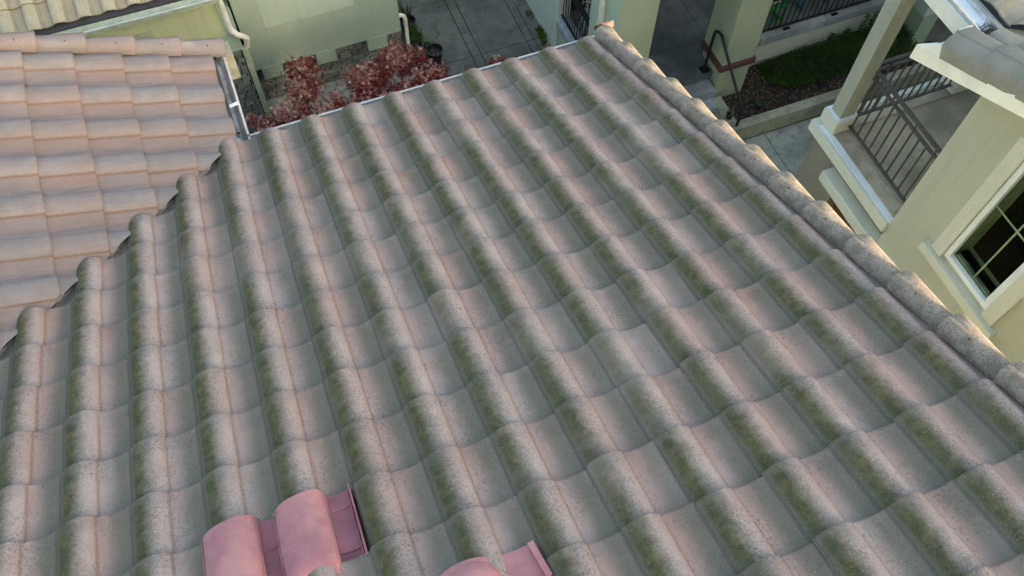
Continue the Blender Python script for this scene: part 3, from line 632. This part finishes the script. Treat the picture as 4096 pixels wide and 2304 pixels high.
# chairs-and-ornaments on the porch
def star_cone(loc, h, r, strips, mat, dotmat, lab, cat, name):
    t = empty(name, loc); meta(t, lab, cat); b = MB(); d = MB()
    for k in range(strips):
        a = 2 * math.pi * k / strips; a1 = a + math.pi / strips * .9
        q = [(r * math.cos(a), r * math.sin(a), 0), (r * math.cos(a1), r * math.sin(a1), 0), (.05 * math.cos(a1), .05 * math.sin(a1), h), (.05 * math.cos(a), .05 * math.sin(a), h)]
        b.add([Vector(x) for x in q], [(0, 1, 2, 3)]); am = (a + a1) / 2
        for j in range(12):
            f = (j + .5) / 12; rr_ = (r + (.05 - r) * f) * .997 + .006; c = Vector((rr_ * math.cos(am), rr_ * math.sin(am), h * f)); e = Vector((-math.sin(am), math.cos(am), 0)) * .009
            d.add([c - e, c + e, c + e + Vector((0, 0, .02)), c - e + Vector((0, 0, .02))], [(0, 1, 2, 3)])
    ring = MB(); ring.tube([(.06 * math.cos(i * .524), .06 * math.sin(i * .524), h + .02) for i in range(13)], .012, 6)
    b.build('cone_panels', mat, t); d.build('dots', dotmat, t); ring.build('top_ring', mat, t); return t
star_cone((2.76, 5.18, ZP), .62, .17, 9, M['lace'], M['dot'], 'white dotted cone ornament standing behind the left porch railing', 'ornament', 'cone_ornament')
t = empty('tinsel_cone', (2.68, 4.86, ZP)); meta(t, 'red tinsel cone ornament behind the left porch railing', 'ornament'); b = MB()
for i in range(260):
    f = random.random() ** 1.3; a = random.uniform(0, 6.28); r_ = .12 * (1 - f) + .01; p_ = Vector((r_ * math.cos(a), r_ * math.sin(a), f * .42)); b.bar(p_, p_ + Vector((random.gauss(0, .02), random.gauss(0, .02), random.gauss(0, .02))), .010)
b.build('tinsel', M['tinsel'], t); b = MB(); b.lathe((0, 0, 0), [(.10, 0), (.10, .01), (.008, .42)], 12); b.build('cone_core', M['tinsel'], t)
# chalkboard propped on the door side, with its word
t = empty('chalkboard_sign', (3.02, 5.62, ZP)); meta(t, 'small black chalkboard sign leaning by the brown front door', 'sign')
b = MB(); slab(b, [(-.22, 0, .02), (.22, 0, .02), (.22, .03, .36), (-.22, .03, .36)], (0, -1, .1), .02); b.build('board', M['board'], t)
cu = bpy.data.curves.new('lettering', 'FONT'); cu.body = 'Hello!'; cu.size = .15; cu.align_x = 'CENTER'; cu.extrude = .001; cu.materials.append(M['chalk']); o = bpy.data.objects.new('lettering_curve', cu); COL.objects.link(o); me = bpy.data.meshes.new_from_object(o.evaluated_get(bpy.context.evaluated_depsgraph_get())); bpy.data.objects.remove(o); o = link(bpy.data.objects.new('lettering', me), t); o.location = (0, -.004, .12); o.rotation_euler = (R(85), 0, 0)
# things on the right part of the porch
t = empty('wire_rack', (5.74, 4.3, ZP)); meta(t, 'bright green plastic rack holding a white bottle behind the right porch railing', 'rack'); b = MB()
for x in (-.20, .14):
    for y in (-.10, .14): b.bar((x, y, 0), (x, y, .8), .03)
for z in (.03, .36, .70):
    b.bar((-.2, -.1, z), (.14, -.1, z), .03); b.bar((-.2, .14, z), (.14, .14, z), .03); b.bar((-.2, -.1, z), (-.2, .14, z), .03); b.bar((.14, -.1, z), (.14, .14, z), .03)
b.build('rack_frame', M['gframe'], t, bevel=.006)
t = empty('white_bottle', (5.72, 4.3, ZP + .38)); meta(t, 'white bottle lying in the bright green rack', 'bottle'); b = MB(); b.tube([(-.13, 0, .06), (-.12, 0, .06), (.03, 0, .06), (.06, 0, .06), (.07, 0, .06), (.11, 0, .06)], [.03, .06, .06, .045, .022, .022], 14); b.build('bottle_body', M['bottle'], t, True); b = MB(); b.tube([(.11, 0, .06), (.135, 0, .06)], .026, 10); b.build('cap', M['red'], t)
t = empty('toy_table', (6.62, 4.38, ZP)); meta(t, 'pale blue plastic bench behind the right porch railing', 'bench'); b = MB(); b.box(-.28, .28, -.14, .14, .26, .30); b.build('seat', M['blue'], t, bevel=.012)
for x in (-.24, .24):
    b = MB(); b.box(x - .02, x + .02, -.12, .12, 0, .26); b.build('leg', M['blue'], t, bevel=.01)
t = empty('red_bucket', (6.45, 4.40, ZP + .302)); meta(t, 'red plastic bucket standing on the pale blue bench', 'bucket'); b = MB(); b.lathe((0, 0, 0), [(.07, 0), (.10, .16), (.108, .17), (.10, .165), (.07, .02)], 20); b.build('bucket_body', M['red'], t, True); b = MB(); b.tube([(-.1, 0, .165), (-.07, 0, .25), (0, 0, .28), (.07, 0, .25), (.1, 0, .165)], .005, 6); b.build('bucket_handle', M['pebble'], t)
t = empty('door_mat', (3.72, 5.55, ZP)); meta(t, 'red door mat on the grey porch floor behind the steps', 'mat'); b = MB(); b.box(-.3, .3, -.12, .25, 0, .015); b.build('mat_pile', M['red'], t, bevel=.005)
b = MB(); b.tube([(2.29, 5.47, ZP + .14), (2.25, 5.47, ZP + .12), (2.22, 5.47, ZP - .1), (2.18, 5.46, -6.0), (2.17, 5.50, -6.22), (2.18, 5.53, -6.295), (2.2, 5.2, -6.295), (2.22, 4.2, -6.295)], .011, 8); meta(b.build('cable', M['cable'], None, True), 'thin pale cable hanging from the porch coping down to the driveway', 'cable')

# ================================================================== SAGE HOUSE (left)
sh = empty('sage_house', (-3, 7, G)); meta(sh, 'sage green stucco house behind the red maples with stone veneer base and tan tiled roof', 'house')
YB = 6.1
b = MB()   # front wall around a shallow window niche
b.box(-2.62, -2.25, YB, 6.5, -5.46, -2.6); b.box(-.86, -.18, YB, 6.5, -5.461, -2.6); b.box(-2.25, -.86, YB, 6.5, -5.462, -4.68); b.box(-2.25, -.86, 6.28, 6.5, -4.1, -2.6); b.box(-2.6, -.181, 6.5, 14, -5.3, -2.6)
b.add([(-2.25, YB, -4.68), (-.86, YB, -4.68), (-.86, 6.279, -4.14), (-2.25, 6.279, -4.14)], [(0, 1, 2, 3)])
b.build('wall', M['sage'], sh)
b = MB(); b.box(-2.2, -.92, 6.25, 6.279, -4.08, -2.8); b.build('window', M['dark'], sh)
for x in (-2.34, -1.46, -.60):
    b = MB(); b.box(x - .165, x + .165, YB - .012, 6.28, -5.70, -5.44); b.build('corbel', M['sage'], sh, bevel=.006)
def stones(b, x0, x1, y, z0, z1, face='y', seed=1):
    rs = random.Random(seed); z = z0
    while z < z1:
        h = rs.uniform(.05, .10); x = x0 - rs.uniform(0, .1)
        while x < x1:
            w_ = rs.uniform(.10, .34); a0, a1 = max(x, x0), min(x + w_, x1)
            if a1 - a0 > .03:
                d = rs.uniform(.0, .022); rn = (rs.random(), rs.random(), 0); g_ = .008; zt = min(z + h, z1) - g_
                j = lambda: rs.uniform(-.005, .005)
                if face == 'y': fr = [(a0 + g_ + j(), y - d + j(), z + j()), (a1 - g_ + j(), y - d + j(), z + j()), (a1 - g_ + j(), y - d + j(), zt + j()), (a0 + g_ + j(), y - d + j(), zt + j())]; bk = [(q[0] + (.012 if q[0] < (a0 + a1) / 2 else -.012) * -1 * 0, y + .04, q[2]) for q in fr]
                else: fr = [(y + d + j(), a0 + g_, z + j()), (y + d + j(), a1 - g_, z + j()), (y + d + j(), a1 - g_, zt + j()), (y + d + j(), a0 + g_, zt + j())]; bk = [(y - .04, q[1], q[2]) for q in fr]
                b.add(fr + bk, [(0, 1, 2, 3), (0, 4, 5, 1), (1, 5, 6, 2), (2, 6, 7, 3), (3, 7, 4, 0)], rn=rn)
            x += w_
        z += h
b = MB(); stones(b, -2.66, -.16, 6.25, G - .02, -5.44, 'y', 3); stones(b, 6.25, 9, -.17, G - .02, -5.46, 'x', 4); b.build('stone_veneer', M['stone'], sh, bevel=.006)
b = MB(); b.box(-2.66, -.20, 6.27, 12, G, -5.465); b.build('stone_backing', M['joint'], sh)
# left block with its own eave
YL = 5.62; XL = -2.80
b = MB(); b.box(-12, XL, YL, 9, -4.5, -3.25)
b.build('wall', M['lit_cream'], sh); b = MB(); b.box(-12, XL + .15, YL - .01, 9, -4.5, -4.17); b.build('ledge', M['sage'], sh, bevel=.008)
b = MB(); b.box(-12, -2.66, YL + .07, 9, G, -4.5); b.build('stone_backing', M['joint'], sh)
b = MB(); stones(b, -4.5, -2.68, YL + .06, G - .02, -4.5, 'y', 8); b.build('stone_veneer', M['stone'], sh, bevel=.006)
b = MB(); b.box(-4.45, -3.72, YL - .004, YL + .01, -4.3, -3.76); b.build('window', M['sagepipe'], sh)
F5 = frame('-Y', (-2.9, YL - .22, -3.12)); b = MB()
for c in range(-0, 14):
    for r in range(0, 8): tile(b, F5[0], F5[1], F5[2], F5[3], -c, r, .31, EXPO)
b.build('roof', M['tan'], sh, True, clips=[((-2.75, 0, 0), (1, 0, 0))])
b = MB(); slab(b, [(-12, YL - .25, -3.17), (-2.75, YL - .25, -3.17), (-2.75, YL + 2.6, -3.17 + 2.85 / 2.4), (-12, YL + 2.6, -3.17 + 2.85 / 2.4)], F5[3], .04); b.build('roof_deck', M['felt'], sh)
gutter(sh, (-2.72, YL - .22, -3.20), (-12, YL - .22, -3.20), (0, -1, 0), w=.13, m1='mint', m2='mint')
b = MB(); b.box(-12, -2.76, YL - .22, YL - .18, -3.36, -3.2); b.build('fascia', M['sage'], sh)
b = MB()
def rtube(b, pts, wx, wy):
    for i in range(len(pts) - 1): b.bar(pts[i], pts[i + 1], wx, wy, up=(0, 1, 0))
b.tube([(-2.73, YL - .05, -3.1), (-2.73, YL - .05, -3.95), (-2.72, YL - .06, -4.05), (-2.66, YL - .09, -4.13), (-2.60, YL - .10, -4.17), (-2.56, YL - .07, -4.24), (-2.555, YL, -4.34), (-2.57, YL + .04, -4.44), (-2.59, YL + .05, -4.52)], .043, 8)
o = b.build('downspout', M['pipe'], sh, True)
b = MB(); b.box(-2.675, -2.59, YL + .02, YL + .08, G, -4.50); b.build('downspout', M['sagepipe'], sh, bevel=.01)
b = MB(); b.tube([(-.2, 6.17, -5.20), (-.13, 6.17, -5.20), (-.09, 6.17, -5.23), (-.075, 6.17, -5.30), (-.075, 6.17, -5.9), (-.075, 6.17, -6.26)], .034, 10); b.build('downspout', M['pipe'], sh, True)
adopt(sh)

# ================================================================== PLANTS
def maple(loc, blobs, n, lab, seed, bias=.06):
    random.seed(seed); t = empty('japanese_maple', loc); meta(t, lab, 'tree'); L = Vector(loc); b = MB()
    hub = Vector((0, 0, .45)); b.tube([(0, 0, 0), (.02, .01, .25), hub], [.05, .04, .034], 8)
    for (bx, by, bz, rx, ry, rz, wt) in blobs:
        q = Vector((bx, by, bz)) - L; mid = hub.lerp(q, .5) + Vector((random.gauss(0, .06), random.gauss(0, .06), .08)); b.tube([hub, mid, q], [.026, .016, .006], 6)
        for i in range(9):
            e = q + Vector((random.gauss(0, rx * .5), random.gauss(0, ry * .5), random.uniform(-.1, rz * .8))); b.tube([mid.lerp(q, random.uniform(.3, 1)), e], [.007, .002], 4)
    b.build('trunk', M['bark'], t, True); pts = []; tones = []; W_ = [q[6] for q in blobs]
    # many small sprays of leaves per bough rather than an even cloud
    for q in blobs:
        k = int(n * q[6] / sum(W_)); sprays = max(4, k // 16)
        cs = []
        for i in range(sprays):
            d = Vector((random.gauss(0, 1), random.gauss(0, 1), random.gauss(.35, .8))).normalized() * random.uniform(.35, 1) ** .5
            cs.append((Vector((q[0] + d.x * q[3], q[1] + d.y * q[4], q[2] + d.z * q[5])) - L, random.random(), d.z))
        for i in range(k):
            c, tn, dz = random.choice(cs); p_ = c + Vector((random.gauss(0, .055), random.gauss(0, .055), random.gauss(0, .035))); pts.append(p_)
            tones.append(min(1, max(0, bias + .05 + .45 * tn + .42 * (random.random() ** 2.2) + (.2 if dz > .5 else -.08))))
    leaf_cloud(pts, .056, M['maple'], 'crown', t, 5, .4, curl=.55, tones=tones, lw=.09)
    return t
maple((-.65, 4.9, G), [(-1.08, 4.66, -4.78, .30, .24, .16, 1.1), (-.52, 4.76, -4.70, .34, .22, .16, 1.1), (-.22, 4.36, -4.76, .27, .24, .16, 1), (-.75, 4.15, -4.8, .40, .25, .18, 1.1), (-.95, 3.9, -4.9, .35, .22, .16, .9), (-.25, 4.0, -4.85, .3, .2, .15, .8), (-1.25, 4.25, -4.85, .2, .3, .15, .7), (-1.45, 3.95, -4.85, .3, .25, .15, .8)], 9000, 'dense wine red Japanese maple with pale tips between the roof gutter and the black pots', 21)
maple((-2.1, 4.9, G), [(-1.95, 5.20, -4.80, .20, .18, .14, .55), (-2.0, 4.78, -4.75, .24, .16, .15, .6), (-2.30, 4.42, -4.8, .30, .22, .18, 1), (-1.85, 4.25, -4.9, .30, .25, .18, .9), (-2.3, 4.0, -4.85, .34, .22, .18, 1), (-2.78, 3.95, -4.75, .24, .26, .16, .9), (-1.7, 3.85, -4.9, .35, .2, .15, .8), (-2.75, 4.45, -4.75, .10, .12, .08, .15), (-1.6, 4.5, -4.9, .14, .14, .1, .25), (-2.45, 3.75, -4.9, .5, .2, .15, .9)], 7600, 'sparser Japanese maple with dry pinkish leaves in the corner of the two gutters', 22, .16)
maple((.55, 3.7, G), [(.30, 3.92, -4.5, .12, .08, .06, .35), (.72, 4.00, -4.5, .11, .09, .07, .6), (.5, 3.5, -4.5, .4, .3, .15, 1.1)], 900, 'low red maple whose leaf tips peek over the gutter above the driveway', 23)
random.seed(31)
tw = MB()
for p_, q_ in (((-2.02, 5.3, -5.0), (-2.08, 5.35, -4.38)), ((-2.02, 5.3, -4.7), (-2.2, 5.3, -4.5)), ((-2.03, 5.3, -4.75), (-1.95, 5.35, -4.45)), ((-2.02, 5.3, -4.9), (-2.4, 5.2, -4.68)), ((-2.05, 5.33, -4.6), (-2.13, 5.33, -4.42))):
    p_ = Vector(p_); q_ = Vector(q_); tw.tube([p_, p_.lerp(q_, .5) + Vector((.015, 0, .02)), q_], [.005, .003, .0015], 5)
tw.tube([(-2.02, 5.3, G), (-2.0, 5.3, -5.6), (-2.02, 5.3, -5.0)], [.012, .01, .006], 6)
meta(tw.build('bare_shrub', M['twig'], None, True), 'bare thin twigs rising against the sage green wall', 'shrub')

def pot(loc, r, h, lab, cat='plant pot', fill=.75):
    t = empty('plant_pot', loc); meta(t, lab, cat, None); b = MB()
    b.lathe((0, 0, 0), [(r * .74, 0), (r * .93, h * .86), (r * .93, h * .88), (r * 1.0, h * .89), (r * 1.02, h), (r * .95, h), (r * .9, h * .9), (r * .84, h * fill)], 36); b.build('pot_body', M['pot'], t, True)
    q = MB(); q.lathe((0, 0, 0), [(r * .95, h + .001), (r * 1.025, h + .001), (r * 1.03, h * .985)], 36); q.f = q.f[:-2]; q.build('pot_rim', M['potrim'], t, True)
    q = MB(); q.lathe((0, 0, h * fill - .01), [(r * .84, 0), (r * .5, .012), (.01, .008)], 20); q.build('potting_soil', M['soil'], t); return t
pot((.34, 6.07, G), .145, .26, 'black plastic pot holding only soil, nearest the driveway score lines', fill=.72)
t = pot((.09, 6.42, G), .15, .30, 'large black pot with a leafy green plant beside the white downspout', fill=.8)
leaf_cloud([Vector((.09, 6.42, G + .38)) - Vector((.09, 6.42, G)) + Vector((random.gauss(-.01, .06), random.gauss(.02, .06), random.gauss(0, .05))) for i in range(330)], .05, M['green'], 'leaves', t, 3)
t = pot((.12, 6.86, G), .145, .28, 'black pot with tall spiky leaves, farthest back along the sage wall', fill=.7)
sp_ = MB()
for i in range(16):
    a = random.uniform(0, 6.28); l = random.uniform(.35, .62); q = Vector((math.cos(a) * l * .25, math.sin(a) * l * .25, .25 + l)); e = Vector((-math.sin(a), math.cos(a), 0)) * .010
    sp_.add([Vector((0, 0, .2)) - e, Vector((0, 0, .2)) + e, q * .6 + e, q, q * .6 - e], [(0, 1, 2, 3, 4)], rn=(random.random(), 0, 0))
sp_.build('leaves', M['green'], t)
t = pot((.08, 6.16, G), .07, .12, 'tiny black pot with round bright green leaves beside the downspout foot')
leaf_cloud([Vector((random.gauss(.01, .045), random.gauss(.03, .05), .16 + random.gauss(0, .02))) for i in range(60)], .05, M['bright'], 'leaves', t, 1, 2)
t = pot((.30, 6.36, G), .065, .12, 'small black pot with a pale green seedling behind the soil filled pot')
leaf_cloud([Vector((random.gauss(.0, .05), random.gauss(.03, .04), .17 + random.gauss(0, .03))) for i in range(70)], .035, M['bright'], 'leaves', t, 1, 2)
t = pot((4.27, 2.89, -5.95), .06, .11, 'tiny black pot with a dry seedling standing on the kerb corner under the handrail')
leaf_cloud([Vector((random.gauss(.0, .03), random.gauss(.0, .03), .14 + random.gauss(0, .03))) for i in range(40)], .04, M['bluegreen'], 'leaves', t, 1, 1)
# hedge under the porch coping
random.seed(5)
hd = empty('clipped_hedge', (6.6, 3.45, -6.12)); meta(hd, 'dark green leafy hedge filling the planting bed below the porch railing', 'hedge'); pts = []; tones = []
for i in range(15000):
    x = random.uniform(5.35, 8.0); e = min(1, (x - 5.35) / .5) ** .5; y = random.uniform(3.42 - .36 * e, 3.80); hz = (.20 + .10 * (x - 5.4) / 2.6) * (1 - ((y - 3.45) / .46) ** 2 * .35) * e + .03 * math.sin(x * 9) * math.sin(y * 11)
    z = hz * random.uniform(.55, 1.05); pts.append((x - 6.6, y - 3.45, z)); tones.append(random.uniform(0, .5) + .5 * max(0, math.sin(x * 3.1 + y * 5)) * random.random())
for i in range(1500):
    x = random.choice((7.35, 7.5, 7.65, 7.78, 7.2, 7.9, 6.9, 6.6)); f = random.random(); pts.append((x - 6.6 + random.gauss(0, .02) + .05 * f, 3.7 - 3.45 + random.gauss(0, .03), .28 + f * (.35 if x > 7.1 else .12))); tones.append(random.uniform(.2, .8))
leaf_cloud(pts, .034, M['green'], 'foliage', hd, 1, .6, tones=tones); b = MB()
for i in range(70):
    x = random.uniform(5.5, 7.95); y = random.uniform(3.2, 3.75); b.tube([(x - 6.6, y - 3.45, 0), (x - 6.6 + random.gauss(0, .05), y - 3.45 + random.gauss(0, .04), .26)], .005, 5)
b.build('stems', M['bark'], hd)
def tuft(loc, n, l, mat, lab, name='grass_tuft', cat='plant', wdt=.006, spread=.7):
    t = empty(name, loc); meta(t, lab, cat); b = MB()
    for i in range(n):
        a = random.uniform(0, 6.28); L = l * random.uniform(.5, 1.1); k = random.uniform(.2, 1) * spread; d = Vector((math.cos(a) * k, math.sin(a) * k, 1)).normalized(); e = Vector((-math.sin(a), math.cos(a), 0)) * wdt
        o_ = Vector((random.gauss(0, .02), random.gauss(0, .02), 0)); m_ = o_ + d * L * .6; tip = o_ + d * L + Vector((math.cos(a), math.sin(a), -.6)) * L * .25
        b.add([o_ - e, o_ + e, m_ + e, tip, m_ - e], [(0, 1, 2, 3, 4)], rn=(random.random(), 0, 0))
    b.build('blades', M[mat], t); return t
tuft((4.98, 3.03, -6.12), 60, .17, 'bluegreen', 'spiky blue green tuft in the mulch beside the kerb', spread=1.2)
for (x, y, s_) in ((2.25, 5.90, 1.0), (2.27, 6.05, .8), (2.24, 5.75, .7), (2.24, 6.5, .7)):
    o = tuft((x, y, G), 45 if s_ > .75 else 22, .16 * s_, 'bright', 'tuft of green weeds at the foot of the pale side wall of the porch house', 'weed_tuft', 'weed'); o['group'] = 'weeds along the pale wall'
b = MB(); b.lathe((6.2, 3.1, -6.12), [(.085, 0), (.085, .05), (.07, .052), (.06, .02)], 24); o = b.build('garden_light', M['lens'], None, True); meta(o, 'round black in ground lamp set in the mulch near the kerb', 'lamp')

# fallen leaves: too many and too small to count
random.seed(77); fl = MB(); P_ = []
for i in range(900):
    q = random.random()
    if q < .62: x, y = random.uniform(-2.6, .5), random.triangular(3.2, 6.1, 5.2)
    elif q < .74: x, y = random.uniform(4.4, 7.5), 2.60 - abs(random.gauss(0, .12))
    elif q < .86: x, y = 2.34 - abs(random.gauss(0, .08)), random.uniform(4.5, 7.5)
    else: x, y = random.uniform(-.1, 2.3), random.uniform(5, 8)
    P_.append((x, y, G + .012))
o = leaf_cloud(P_, .035, M['maple'], 'fallen_leaves', None, 3, 3.0, curl=.12); meta(o, 'scattered dry fallen leaves on the concrete between the houses', 'leaves', None, 'stuff')
